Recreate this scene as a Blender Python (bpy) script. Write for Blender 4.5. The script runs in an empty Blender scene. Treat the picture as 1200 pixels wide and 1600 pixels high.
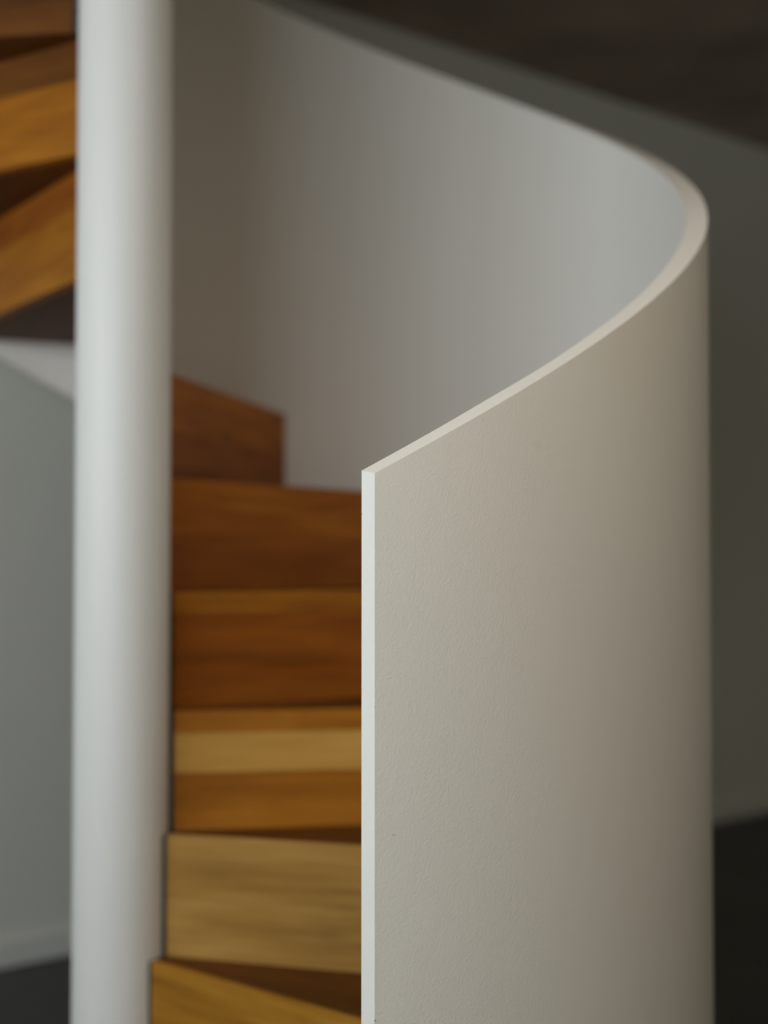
import bpy, bmesh, math, random
from mathutils import Vector, Matrix

random.seed(7)
S = bpy.context.scene
COL = S.collection
R = 0.9                                   # inner radius of the balustrade (m)
RAD = math.radians

# ------------------------------------------------------------------ camera
EYE = 1.1316 * R
cam_d = bpy.data.cameras.new('camera')
cam = bpy.data.objects.new('camera', cam_d)
COL.objects.link(cam)
cam.location = (0.47315 * R, -2.46067 * R, EYE)
cam.rotation_euler = (RAD(90) + 0.03247, 0, 0)
cam_d.sensor_fit = 'VERTICAL'
cam_d.sensor_height = 36.0
cam_d.sensor_width = 27.0
cam_d.lens = 2123.3 * 36 / 1600
cam_d.clip_start = 0.05
cam_d.dof.use_dof = True
cam_d.dof.focus_distance = 1.575 * R
cam_d.dof.aperture_fstop = 1.8
S.camera = cam

# ------------------------------------------------------------------ world, daylight, exposure
w = bpy.data.worlds.new('world')
S.world = w
w.use_nodes = True
w.node_tree.nodes['Background'].inputs[0].default_value = (0.80, 0.90, 1.0, 1)
w.node_tree.nodes['Background'].inputs[1].default_value = 0.6

ANG = RAD(39.66)                          # the room stands at this angle to the camera
CU, SU = math.cos(ANG), math.sin(ANG)
def uv(u, v, z=0.0):                      # room axes: u along the far wall, v towards it
    return Vector((u * CU - v * SU, u * SU + v * CU, z))

V_BACK, V_FRONT, U_LEFT, U_RIGHT = 1.386 * R, -3.9, -2.4, 4.6
CEIL = (1.1316 + 1.84) * R
WIN = (-3.1, 0.6, 1.08, 1.92)             # v0, v1, z0, z1 of the window in the left wall

day = bpy.data.lights.new('window_daylight', 'AREA')
day.shape = 'RECTANGLE'
day.size = WIN[1] - WIN[0]
day.size_y = WIN[3] - WIN[2]
day.energy = 99
day.color = (0.76, 0.885, 1.0)
day_o = bpy.data.objects.new('window_daylight', day)
COL.objects.link(day_o)
day_o.location = uv(U_LEFT - 0.22, (WIN[0] + WIN[1]) / 2, (WIN[2] + WIN[3]) / 2)
day_o.rotation_euler = (RAD(90), 0, ANG - RAD(90))

S.view_settings.view_transform = 'Standard'
S.view_settings.look = 'None'
S.view_settings.gamma = 1
S.view_settings.use_curve_mapping = False
S.view_settings.exposure = 0.0

# ------------------------------------------------------------------ materials
def new_mat(name):
    m = bpy.data.materials.new(name)
    m.use_nodes = True
    nt = m.node_tree
    b = nt.nodes['Principled BSDF']
    return m, nt, b

def lin(r, g, b):
    f = lambda c: (c / 255 / 12.92) if c / 255 <= 0.04045 else ((c / 255 + 0.055) / 1.055) ** 2.4
    return (f(r), f(g), f(b), 1)

def paint(name, col, rough=0.55, bump=0.08, scale=260, var=0.04, marks=()):
    m, nt, b = new_mat(name)
    N, L = nt.nodes, nt.links
    tc = N.new('ShaderNodeTexCoord')
    n1 = N.new('ShaderNodeTexNoise'); n1.inputs['Scale'].default_value = 3.0; n1.inputs['Detail'].default_value = 4
    L.new(tc.outputs['Object'], n1.inputs['Vector'])
    rp = N.new('ShaderNodeMapRange')
    rp.inputs['To Min'].default_value = 1 - var; rp.inputs['To Max'].default_value = 1 + var
    L.new(n1.outputs['Fac'], rp.inputs['Value'])
    mx = N.new('ShaderNodeVectorMath'); mx.operation = 'SCALE'
    mx.inputs[0].default_value = col[:3]
    L.new(rp.outputs['Result'], mx.inputs['Scale'])
    out = mx.outputs['Vector']
    for (p, rad, dark) in marks:          # little chips and smudges in the paint
        nz = N.new('ShaderNodeTexNoise'); nz.inputs['Scale'].default_value = 0.35 / rad; nz.inputs['Detail'].default_value = 3
        L.new(tc.outputs['Object'], nz.inputs['Vector'])
        ds = N.new('ShaderNodeVectorMath'); ds.operation = 'DISTANCE'; ds.inputs[1].default_value = p
        L.new(tc.outputs['Object'], ds.inputs[0])
        ad = N.new('ShaderNodeMath'); ad.operation = 'MULTIPLY_ADD'
        L.new(nz.outputs['Fac'], ad.inputs[0]); ad.inputs[1].default_value = rad * 2.2
        L.new(ds.outputs['Value'], ad.inputs[2])
        mr = N.new('ShaderNodeMapRange'); mr.interpolation_type = 'SMOOTHSTEP'
        mr.inputs['From Min'].default_value = rad * 1.0; mr.inputs['From Max'].default_value = rad * 2.0
        mr.inputs['To Min'].default_value = dark; mr.inputs['To Max'].default_value = 1.0
        L.new(ad.outputs['Value'], mr.inputs['Value'])
        sc = N.new('ShaderNodeVectorMath'); sc.operation = 'SCALE'
        L.new(out, sc.inputs[0]); L.new(mr.outputs['Result'], sc.inputs['Scale'])
        out = sc.outputs['Vector']
    L.new(out, b.inputs['Base Color'])
    b.inputs['Roughness'].default_value = rough
    b.inputs['Specular IOR Level'].default_value = 0.35
    n2 = N.new('ShaderNodeTexNoise'); n2.inputs['Scale'].default_value = scale; n2.inputs['Detail'].default_value = 2
    L.new(tc.outputs['Object'], n2.inputs['Vector'])
    bp = N.new('ShaderNodeBump'); bp.inputs['Strength'].default_value = bump; bp.inputs['Distance'].default_value = 0.002
    L.new(n2.outputs['Fac'], bp.inputs['Height']); L.new(bp.outputs['Normal'], b.inputs['Normal'])
    return m

def oak(name, dark, mid, light, seed, knots=0.35, rough=0.52):
    """Oiled oak: long streaks along local x, growth rings seen as bands, a few knots."""
    m, nt, b = new_mat(name)
    N, L = nt.nodes, nt.links
    tc = N.new('ShaderNodeTexCoord')
    oi = N.new('ShaderNodeObjectInfo')
    off = N.new('ShaderNodeVectorMath'); off.operation = 'MULTIPLY_ADD'
    cmb = N.new('ShaderNodeCombineXYZ')
    L.new(oi.outputs['Random'], cmb.inputs[0]); L.new(oi.outputs['Random'], cmb.inputs[1]); L.new(oi.outputs['Random'], cmb.inputs[2])
    L.new(cmb.outputs[0], off.inputs[0]); off.inputs[1].default_value = (17 + seed, 9.0, 5.0)
    L.new(tc.outputs['Object'], off.inputs[2])
    mp = N.new('ShaderNodeMapping'); mp.inputs['Scale'].default_value = (2.3, 11, 17)
    L.new(off.outputs[0], mp.inputs['Vector'])
    n1 = N.new('ShaderNodeTexNoise'); n1.inputs['Scale'].default_value = 1.0; n1.inputs['Detail'].default_value = 5; n1.inputs['Distortion'].default_value = 0.9
    L.new(mp.outputs[0], n1.inputs['Vector'])
    mp2 = N.new('ShaderNodeMapping'); mp2.inputs['Scale'].default_value = (5, 70, 110)
    L.new(off.outputs[0], mp2.inputs['Vector'])
    n2 = N.new('ShaderNodeTexNoise'); n2.inputs['Scale'].default_value = 1.0; n2.inputs['Detail'].default_value = 4
    L.new(mp2.outputs[0], n2.inputs['Vector'])
    ad = N.new('ShaderNodeMix'); ad.data_type = 'FLOAT'; ad.inputs[0].default_value = 0.36
    L.new(n1.outputs['Fac'], ad.inputs[2]); L.new(n2.outputs['Fac'], ad.inputs[3])
    rp = N.new('ShaderNodeValToRGB')
    rp.color_ramp.elements[0].position = 0.30; rp.color_ramp.elements[0].color = dark
    rp.color_ramp.elements[1].position = 0.70; rp.color_ramp.elements[1].color = light
    e = rp.color_ramp.elements.new(0.50); e.color = mid
    L.new(ad.outputs[0], rp.inputs['Fac'])
    # knots
    mp3 = N.new('ShaderNodeMapping'); mp3.inputs['Scale'].default_value = (3.4, 2.0, 5.2)
    L.new(off.outputs[0], mp3.inputs['Vector'])
    vo = N.new('ShaderNodeTexVoronoi'); vo.inputs['Scale'].default_value = 1.0
    L.new(mp3.outputs[0], vo.inputs['Vector'])
    kr = N.new('ShaderNodeMapRange'); kr.interpolation_type = 'SMOOTHSTEP'
    kr.inputs['From Min'].default_value = 0.05; kr.inputs['From Max'].default_value = 0.17
    kr.inputs['To Min'].default_value = knots; kr.inputs['To Max'].default_value = 0.0
    L.new(vo.outputs['Distance'], kr.inputs['Value'])
    mk = N.new('ShaderNodeMix'); mk.data_type = 'RGBA'
    L.new(kr.outputs['Result'], mk.inputs[0]); L.new(rp.outputs['Color'], mk.inputs[6])
    mk.inputs[7].default_value = tuple(c * 0.35 for c in dark[:3]) + (1,)
    L.new(mk.outputs[2], b.inputs['Base Color'])
    b.inputs['Roughness'].default_value = rough
    b.inputs['Specular IOR Level'].default_value = 0.1
    bp = N.new('ShaderNodeBump'); bp.inputs['Strength'].default_value = 0.12; bp.inputs['Distance'].default_value = 0.001
    L.new(n2.outputs['Fac'], bp.inputs['Height']); L.new(bp.outputs['Normal'], b.inputs['Normal'])
    return m

def plain(name, col, rough=0.5, metal=0.0):
    m, nt, b = new_mat(name)
    N, L = nt.nodes, nt.links
    tc = N.new('ShaderNodeTexCoord')
    n = N.new('ShaderNodeTexNoise'); n.inputs['Scale'].default_value = 2.2; n.inputs['Detail'].default_value = 5
    L.new(tc.outputs['Object'], n.inputs['Vector'])
    r = N.new('ShaderNodeValToRGB')
    r.color_ramp.elements[0].position = 0.3; r.color_ramp.elements[0].color = tuple(c * 0.75 for c in col[:3]) + (1,)
    r.color_ramp.elements[1].position = 0.7; r.color_ramp.elements[1].color = tuple(c * 1.25 for c in col[:3]) + (1,)
    L.new(n.outputs['Fac'], r.inputs['Fac']); L.new(r.outputs['Color'], b.inputs['Base Color'])
    b.inputs['Roughness'].default_value = rough; b.inputs['Metallic'].default_value = metal
    return m

def polar(th, r, z):
    a = RAD(th)
    return (r * R * math.cos(a), r * R * math.sin(a), z * R)

MARKS = [(polar(-62.097, 1.0342, 0.8164), 0.0022, 0.35), (polar(-50.21, 1.0342, 1.2668), 0.009, 0.95),
         (polar(-46.09, 1.0342, 0.6747), 0.0013, 0.55), (polar(-62.86, 1.0342, 0.9519), 0.0012, 0.55),
         (polar(-63.40, 1.0342, 0.6128), 0.0022, 0.25), (polar(-55.14, 1.0342, 1.2944), 0.0016, 0.7),
         (polar(-63.42, 1.0342, 0.962), 0.0013, 0.3), (polar(-63.42, 1.000, 1.18), 0.0014, 0.3)]
M_SHEET = paint('white_satin_paint', (0.83, 0.765, 0.665), 0.38, 0.20, 330, 0.02, MARKS)
M_COLUMN = paint('white_gloss_paint', (0.70, 0.66, 0.595), 0.45, 0.03, 200, 0.02)
M_WALL = paint('wall_paint', (0.72, 0.68, 0.58), 0.8, 0.05, 220, 0.03)
M_BASE = paint('baseboard_paint', (0.72, 0.68, 0.59), 0.5, 0.03, 200, 0.02)
M_CEIL = plain('dark_ceiling_boards', (0.32, 0.24, 0.175), 0.7)
M_FLOOR = plain('dark_floor', (0.045, 0.042, 0.035), 0.55)
M_GAP = plain('dark_gap_plate', (0.030, 0.022, 0.014), 0.6)
M_FRAME = plain('window_frame_paint', (0.70, 0.69, 0.66), 0.4)

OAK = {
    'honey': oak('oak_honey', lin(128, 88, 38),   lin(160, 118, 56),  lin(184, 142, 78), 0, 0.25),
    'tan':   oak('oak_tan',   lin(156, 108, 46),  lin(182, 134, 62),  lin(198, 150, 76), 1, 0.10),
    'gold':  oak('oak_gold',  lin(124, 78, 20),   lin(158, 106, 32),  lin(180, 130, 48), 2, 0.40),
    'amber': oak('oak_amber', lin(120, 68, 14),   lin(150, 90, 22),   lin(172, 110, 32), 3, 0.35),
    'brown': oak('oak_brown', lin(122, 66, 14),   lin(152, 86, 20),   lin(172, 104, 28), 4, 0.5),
    'shaded': oak('oak_shaded', lin(70, 38, 12),  lin(94, 54, 18),    lin(114, 68, 24), 6, 0.3),  # dim tread faces and top-left risers: shade put into the oak colour
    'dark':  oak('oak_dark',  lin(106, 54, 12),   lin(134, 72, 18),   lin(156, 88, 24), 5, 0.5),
}

gm, gnt, gb = new_mat('window_glass')
gnt.nodes.remove(gb)
tr = gnt.nodes.new('ShaderNodeBsdfTransparent'); gl = gnt.nodes.new('ShaderNodeBsdfGlossy'); gl.inputs['Roughness'].default_value = 0.02
mxs = gnt.nodes.new('ShaderNodeMixShader'); mxs.inputs[0].default_value = 0.05
gnt.links.new(tr.outputs[0], mxs.inputs[1]); gnt.links.new(gl.outputs[0], mxs.inputs[2])
gnt.links.new(mxs.outputs[0], gnt.nodes['Material Output'].inputs['Surface'])
M_GLASS = gm

# ------------------------------------------------------------------ mesh helpers
def link(name, verts, faces, mat, parent=None, smooth=None, bevel=None, matrix=None):
    me = bpy.data.meshes.new(name)
    me.from_pydata([tuple(v) for v in verts], [], faces)
    bm = bmesh.new(); bm.from_mesh(me)
    bmesh.ops.recalc_face_normals(bm, faces=bm.faces)
    bm.to_mesh(me); bm.free()
    me.materials.append(mat)
    if smooth is not None:
        for p in me.polygons: p.use_smooth = True
        me.set_sharp_from_angle(angle=RAD(smooth))
    o = bpy.data.objects.new(name, me)
    COL.objects.link(o)
    if matrix is not None: o.matrix_world = matrix
    if bevel:
        md = o.modifiers.new('bevel', 'BEVEL'); md.width = bevel; md.segments = 3
        md.limit_method = 'ANGLE'; md.angle_limit = RAD(40); md.harden_normals = True
    if parent is not None: o.parent = parent
    return o

def prism(poly, z0, z1):
    n = len(poly)
    v = [(x, y, z0) for x, y in poly] + [(x, y, z1) for x, y in poly]
    f = [tuple(range(n - 1, -1, -1)), tuple(range(n, 2 * n))]
    f += [(i, (i + 1) % n, n + (i + 1) % n, n + i) for i in range(n)]
    return v, f

def merge(*parts):
    V, F = [], []
    for v, f in parts:
        k = len(V); V += list(v); F += [tuple(i + k for i in q) for q in f]
    return V, F

def uvbox(u0, u1, v0, v1, z0, z1):
    poly = [tuple(uv(a, b)[:2]) for a, b in ((u0, v0), (u1, v0), (u1, v1), (u0, v1))]
    return prism(poly, z0, z1)

def structure(o):
    o['kind'] = 'structure'
    return o

# ------------------------------------------------------------------ the room
TW = 0.20
structure(link('floor', *uvbox(U_LEFT - TW, U_RIGHT + TW, V_FRONT - TW, V_BACK + TW, -0.15, 0), M_FLOOR))
structure(link('wall_back', *uvbox(U_LEFT - TW, U_RIGHT + TW, V_BACK, V_BACK + TW, 0, CEIL), M_WALL))
structure(link('wall_front', *uvbox(U_LEFT - TW, U_RIGHT + TW, V_FRONT - TW, V_FRONT, 0, CEIL), M_WALL))
structure(link('wall_right', *uvbox(U_RIGHT, U_RIGHT + TW, V_FRONT, V_BACK, 0, CEIL), M_WALL))
structure(link('wall_left', *merge(
    uvbox(U_LEFT - TW, U_LEFT, V_FRONT, WIN[0], 0, CEIL), uvbox(U_LEFT - TW, U_LEFT, WIN[1], V_BACK, 0, CEIL),
    uvbox(U_LEFT - TW, U_LEFT, WIN[0], WIN[1], 0, WIN[2]), uvbox(U_LEFT - TW, U_LEFT, WIN[0], WIN[1], WIN[3], CEIL)), M_WALL))
BB, BT = 0.066, 0.016
structure(link('baseboard_back', *uvbox(U_LEFT, U_RIGHT, V_BACK - BT, V_BACK, 0, BB), M_BASE, bevel=0.004))
structure(link('baseboard_front', *uvbox(U_LEFT, U_RIGHT, V_FRONT, V_FRONT + BT, 0, BB), M_BASE, bevel=0.004))
structure(link('baseboard_left', *uvbox(U_LEFT, U_LEFT + BT, V_FRONT + BT, V_BACK - BT, 0, BB), M_BASE, bevel=0.004))
structure(link('baseboard_right', *uvbox(U_RIGHT - BT, U_RIGHT, V_FRONT + BT, V_BACK - BT, 0, BB), M_BASE, bevel=0.004))

# window: frame, mullions, panes
fr = [uvbox(U_LEFT - 0.12, U_LEFT - 0.05, WIN[0], WIN[1], WIN[2], WIN[2] + 0.05), uvbox(U_LEFT - 0.12, U_LEFT - 0.05, WIN[0], WIN[1], WIN[3] - 0.05, WIN[3])]
NP = 3
pw = (WIN[1] - WIN[0]) / NP
for i in range(NP + 1):
    c = min(max(WIN[0] + i * pw, WIN[0] + 0.025), WIN[1] - 0.025)
    fr.append(uvbox(U_LEFT - 0.12, U_LEFT - 0.05, c - 0.025, c + 0.025, WIN[2] + 0.05, WIN[3] - 0.05))
win = structure(link('window_1', *merge(*fr), M_FRAME))
for i in range(NP):
    link('pane', *uvbox(U_LEFT - 0.089, U_LEFT - 0.083, WIN[0] + i * pw + 0.025, WIN[0] + (i + 1) * pw - 0.025, WIN[2] + 0.05, WIN[3] - 0.05), M_GLASS, win)
link('window_sill', *uvbox(U_LEFT - 0.05, U_LEFT + 0.06, WIN[0] - 0.04, WIN[1] + 0.04, WIN[2] - 0.03, WIN[2]), M_FRAME, win, bevel=0.004)

# ------------------------------------------------------------------ staircase numbers (in units of R)
H, DTH, TT = 0.21296, 23.339, 0.0395
NSTEP = 14
TH1 = 77.624 - 6 * DTH                    # riser angle of the first step
OF, OB = -0.0096, 0.0194                  # front and back face of a riser off the radial line
RC, RIN = 0.0848, 0.0945
TS = 0.03423
TH_END, TH_TOP = -63.43, 263.0
def z_rail(th): return 1.1316 + 0.0939 + 0.00923 * (th - TH_END)
CAP = ((-64, .0048), (-55, .0036), (-45, .0), (-35, -.0018), (-20, -.002), (0, 0), (400, 0))
def z_rail_in(th):                         # the inner arris of the top edge was not cut quite level with the outer one
    for (a, p), (b, q) in zip(CAP, CAP[1:]):
        if a <= th <= b:
            t = (th - a) / (b - a); t = t * t * (3 - 2 * t)
            return z_rail(th) + p + (q - p) * t
TH_CUT = 74.0
def z_low(th): return 0.0 if th < TH_CUT else 1.1316 + 0.325 + 0.00923 * (th - 100.0)

# ceiling with the round stairwell opening
HOLE = 1.075 * R
UPPER = 15 * H * R
def ceiling_mesh():
    n = 96
    outer = [(U_LEFT - TW, V_FRONT - TW), (U_RIGHT + TW, V_FRONT - TW), (U_RIGHT + TW, V_BACK + TW), (U_LEFT - TW, V_BACK + TW)]
    O = [uv(*q) for q in outer]
    def hit(a):                            # ray from the axis to the outer rectangle, in room axes
        du, dv = math.cos(a), math.sin(a)
        t = 1e9
        for lim, d in ((U_LEFT - TW, du), (U_RIGHT + TW, du), (V_FRONT - TW, dv), (V_BACK + TW, dv)):
            if abs(d) > 1e-6 and lim / d > 0: t = min(t, lim / d)
        return uv(du * t, dv * t)
    corner = [math.atan2(v, u) for u, v in outer]
    angs = sorted([2 * math.pi * i / n - math.pi for i in range(n)] + corner)
    V, F = [], []
    m = len(angs)
    for z in (CEIL, UPPER):
        for a in angs:
            p = uv(HOLE * math.cos(a), HOLE * math.sin(a)); V.append((p.x, p.y, z))
        for a in angs:
            p = hit(a); V.append((p.x, p.y, z))
    for i in range(m):
        j = (i + 1) % m
        F += [(i, j, m + j, m + i), (2 * m + i, 2 * m + j, 3 * m + j, 3 * m + i), (i, j, 2 * m + j, 2 * m + i), (m + i, m + j, 3 * m + j, 3 * m + i)]
    return V, F
structure(link('ceiling', *ceiling_mesh(), M_CEIL))
# the enclosed well of the storey above
def ring(r0, r1, z0, z1, n=96):
    V, F = [], []
    for r, z in ((r0, z0), (r1, z0), (r1, z1), (r0, z1)):
        V += [(r * math.cos(2 * math.pi * i / n), r * math.sin(2 * math.pi * i / n), z) for i in range(n)]
    for k in range(4):
        for i in range(n):
            j = (i + 1) % n; k2 = (k + 1) % 4
            F.append((k * n + i, k * n + j, k2 * n + j, k2 * n + i))
    return V, F
TOP = 4.4
structure(link('wall_upper', *ring(HOLE, HOLE + 0.1, UPPER, TOP), M_WALL, smooth=40))
structure(link('ceiling_upper', *prism([((HOLE + 0.1) * math.cos(2 * math.pi * i / 64), (HOLE + 0.1) * math.sin(2 * math.pi * i / 64)) for i in range(64)], TOP, TOP + 0.1), M_CEIL))

# ------------------------------------------------------------------ the spiral staircase
stair = bpy.data.objects.new('spiral_staircase', None)
COL.objects.link(stair)
stair['label'] = 'spiral staircase of oak steps around a white column with a curved white balustrade'
stair['category'] = 'staircase'

# column
n = 96
cv = []
for z in (0.0, TOP):
    cv += [(RC * R * math.cos(2 * math.pi * i / n), RC * R * math.sin(2 * math.pi * i / n), z) for i in range(n)]
cf = [(i, (i + 1) % n, n + (i + 1) % n, n + i) for i in range(n)] + [tuple(range(n)), tuple(range(n, 2 * n))]
colo = link('column', cv, cf, M_COLUMN, stair, smooth=40)
colo['label'] = 'white painted round central column'

# balustrade: a curved sheet with squared, lightly eased edges
def balustrade():
    ths, t = [], TH_END
    while t < TH_TOP - 1e-6:
        ths.append(t); t += 0.75
    ths.append(TH_TOP)
    i = min(range(len(ths)), key=lambda k: abs(ths[k] - TH_CUT))
    ths = ths[:i] + [TH_CUT - 1e-3, TH_CUT] + ths[i + 1:]
    V, F = [], []
    for th in ths:
        V += [polar(th, 1.0, z_low(th)), polar(th, 1.0 + TS, z_low(th)), polar(th, 1.0 + TS, z_rail(th)), polar(th, 1.0, z_rail_in(th))]
    m = len(ths)
    for a in range(m - 1):
        for k in range(4):
            F.append((a * 4 + k, a * 4 + (k + 1) % 4, a * 4 + 4 + (k + 1) % 4, a * 4 + 4 + k))
    F += [(0, 1, 2, 3), tuple((m - 1) * 4 + k for k in (3, 2, 1, 0))]
    return V, F
bal = link('balustrade', *balustrade(), M_SHEET, stair, smooth=40, bevel=0.0024)
bal['label'] = 'white curved sheet balustrade sweeping up around the steps'

# steps: oak tread darkened for shade, paler lipping, two riser boards, dark plate at the column
def e_r(th): return Vector((math.cos(RAD(th)), math.sin(RAD(th))))
def e_t(th): return Vector((-math.sin(RAD(th)), math.cos(RAD(th))))
def on(th, r, off):                        # point of radius r on the line parallel to the radius at th
    return e_r(th) * math.sqrt(max(r * r - off * off, 0)) + e_t(th) * off
def angle(p): return math.degrees(math.atan2(p.y, p.x))

ROUT = 0.9985
def sector(r0, r1, off0, off1, na=10):     # plan of a tread, first riser line at angle 0, next one at DTH
    a0, a1 = on(0, r1, off0), on(DTH, r1, off1)
    b0, b1 = on(0, r0, off0), on(DTH, r0, off1)
    P = []
    g0, g1 = angle(a0), angle(a1)
    P += [e_r(g0 + (g1 - g0) * i / na) * r1 for i in range(na + 1)]
    h0, h1 = angle(b0), angle(b1)
    P += [e_r(h1 + (h0 - h1) * i / 4) * r0 for i in range(5)]
    return [(p.x * R, p.y * R) for p in P]

def shared(name, vf, mat, bevel=None):
    me = bpy.data.meshes.new(name)
    me.from_pydata(vf[0], [], vf[1])
    bm = bmesh.new(); bm.from_mesh(me); bmesh.ops.recalc_face_normals(bm, faces=bm.faces)
    if bevel:
        ed = [e for e in bm.edges if len(e.link_faces) == 2 and e.calc_face_angle(0) > RAD(40)]
        bmesh.ops.bevel(bm, geom=ed, offset=bevel, segments=2, affect='EDGES', profile=0.5)
    bm.to_mesh(me); bm.free()
    me.materials.append(mat)
    return me

def rotz(th, z=0.0):
    return Matrix.Translation((0, 0, z * R)) @ Matrix.Rotation(RAD(th), 4, 'Z')

def child(name, me, mat, parent, mtx):
    o = bpy.data.objects.new(name, me)
    COL.objects.link(o)
    o.parent = parent
    o.matrix_parent_inverse = Matrix.Identity(4)
    o.matrix_basis = mtx
    o.material_slots[0].link = 'OBJECT'
    o.material_slots[0].material = mat
    return o

NOSE = 0.010                               # depth of the lipping on the front edge of a tread
tread_me = shared('tread', prism(sector(RIN, ROUT, OF + NOSE, OF), -TT * R, 0), OAK['shaded'], 0.0008)
NOSE_X = math.sqrt(ROUT ** 2 - (OF + NOSE) ** 2) - 0.0005
nose_me = shared('nosing', prism([(RIN * R, OF * R), (NOSE_X * R, OF * R), (NOSE_X * R, (OF + NOSE) * R), (RIN * R, (OF + NOSE) * R)], -TT * R, 0), OAK['gold'], 0.0015)
SPLIT = 0.415                              # height of the upper board as a share of the riser
RH = H - TT
def riser_box(z0, z1):
    y0, y1 = OF, OB
    x1 = math.sqrt(ROUT ** 2 - OB ** 2)
    poly = [(RIN * R, y0 * R), (x1 * R, y0 * R), (x1 * R, y1 * R), (RIN * R, y1 * R)]
    return prism(poly, z0 * R, z1 * R)
up_me = shared('riser_board', riser_box(-TT - RH * SPLIT, -TT), OAK['gold'], 0.0012)
lo_me = shared('riser_board', riser_box(-H - TT, -TT - RH * SPLIT), OAK['gold'], 0.0012)
lo1_me = shared('riser_board', riser_box(-H, -TT - RH * SPLIT), OAK['gold'], 0.0012)
br = merge(prism([(x * R, y * R) for x, y in ((RC * 0.98, OF + 0.003), (RIN, OF + 0.003), (RIN, OB - 0.003), (RC * 0.98, OB - 0.003))], -H * R, -TT * R),
           prism(sector(RC * 0.995, RIN, OF + 0.003, OB - 0.003), -TT * R, -0.003 * R))
br_me = shared('gap_plate', br, M_GAP)  # dark plate filling the gap between column and wood

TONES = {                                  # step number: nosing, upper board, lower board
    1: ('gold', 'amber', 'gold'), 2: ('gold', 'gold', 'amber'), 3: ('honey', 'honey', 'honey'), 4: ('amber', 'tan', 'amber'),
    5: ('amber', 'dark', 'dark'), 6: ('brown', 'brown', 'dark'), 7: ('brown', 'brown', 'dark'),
    8: ('amber', 'brown', 'amber'), 9: ('amber', 'dark', 'amber'), 10: ('brown', 'shaded', 'amber'), 11: ('dark', 'shaded', 'shaded'),
}
for k in range(1, NSTEP + 1):
    th, z = TH1 + (k - 1) * DTH, k * H
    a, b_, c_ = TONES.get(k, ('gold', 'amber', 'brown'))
    st = child('step', tread_me, OAK['shaded'], stair, rotz(th, z))
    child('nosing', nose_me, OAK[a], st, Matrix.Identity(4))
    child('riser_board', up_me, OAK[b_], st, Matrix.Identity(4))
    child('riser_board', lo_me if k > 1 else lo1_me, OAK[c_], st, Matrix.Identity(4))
    bk = child('gap_plate', br_me, M_GAP, st, Matrix.Identity(4))
    bk['label'] = 'narrow dark plate filling the gap at the column'

# ------------------------------------------------------------------ unseen ceiling lamp, added to warm the balustrade and inner wall
def lathe(profile, n=64):
    V, F = [], []
    for r, z in profile:
        V += [(r * math.cos(2 * math.pi * i / n), r * math.sin(2 * math.pi * i / n), z) for i in range(n)]
    for k in range(len(profile) - 1):
        for i in range(n):
            j = (i + 1) % n
            F.append((k * n + i, k * n + j, (k + 1) * n + j, (k + 1) * n + i))
    return V, F
LAMP = Vector((1.15, -1.60, CEIL))
lamp = bpy.data.objects.new('added_ceiling_lamp', None)
COL.objects.link(lamp)
lamp.location = LAMP
lamp['label'] = 'unseen round flush ceiling lamp, added for its warm light'
lamp['category'] = 'lamp'
link('housing', *lathe([(0.0, 0), (0.27, 0), (0.27, -0.05), (0.255, -0.05), (0.255, -0.012), (0.0, -0.012)]), M_FRAME, lamp, smooth=40)
dm, dnt, db = new_mat('lamp_diffuser')
db.inputs['Base Color'].default_value = (0.8, 0.78, 0.72, 1)
db.inputs['Emission Color'].default_value = (1.0, 0.83, 0.64, 1)
db.inputs['Emission Strength'].default_value = 4.0
link('diffuser', *lathe([(0.0, -0.03), (0.252, -0.03), (0.252, -0.036), (0.0, -0.036)]), dm, lamp, smooth=40)
ll = bpy.data.lights.new('lamp_light', 'AREA')
ll.shape = 'DISK'; ll.size = 0.48; ll.energy = 11; ll.color = (1.0, 0.87, 0.70)
lo = bpy.data.objects.new('lamp_light', ll)
COL.objects.link(lo); lo.parent = lamp; lo.location = (0, 0, -0.055)
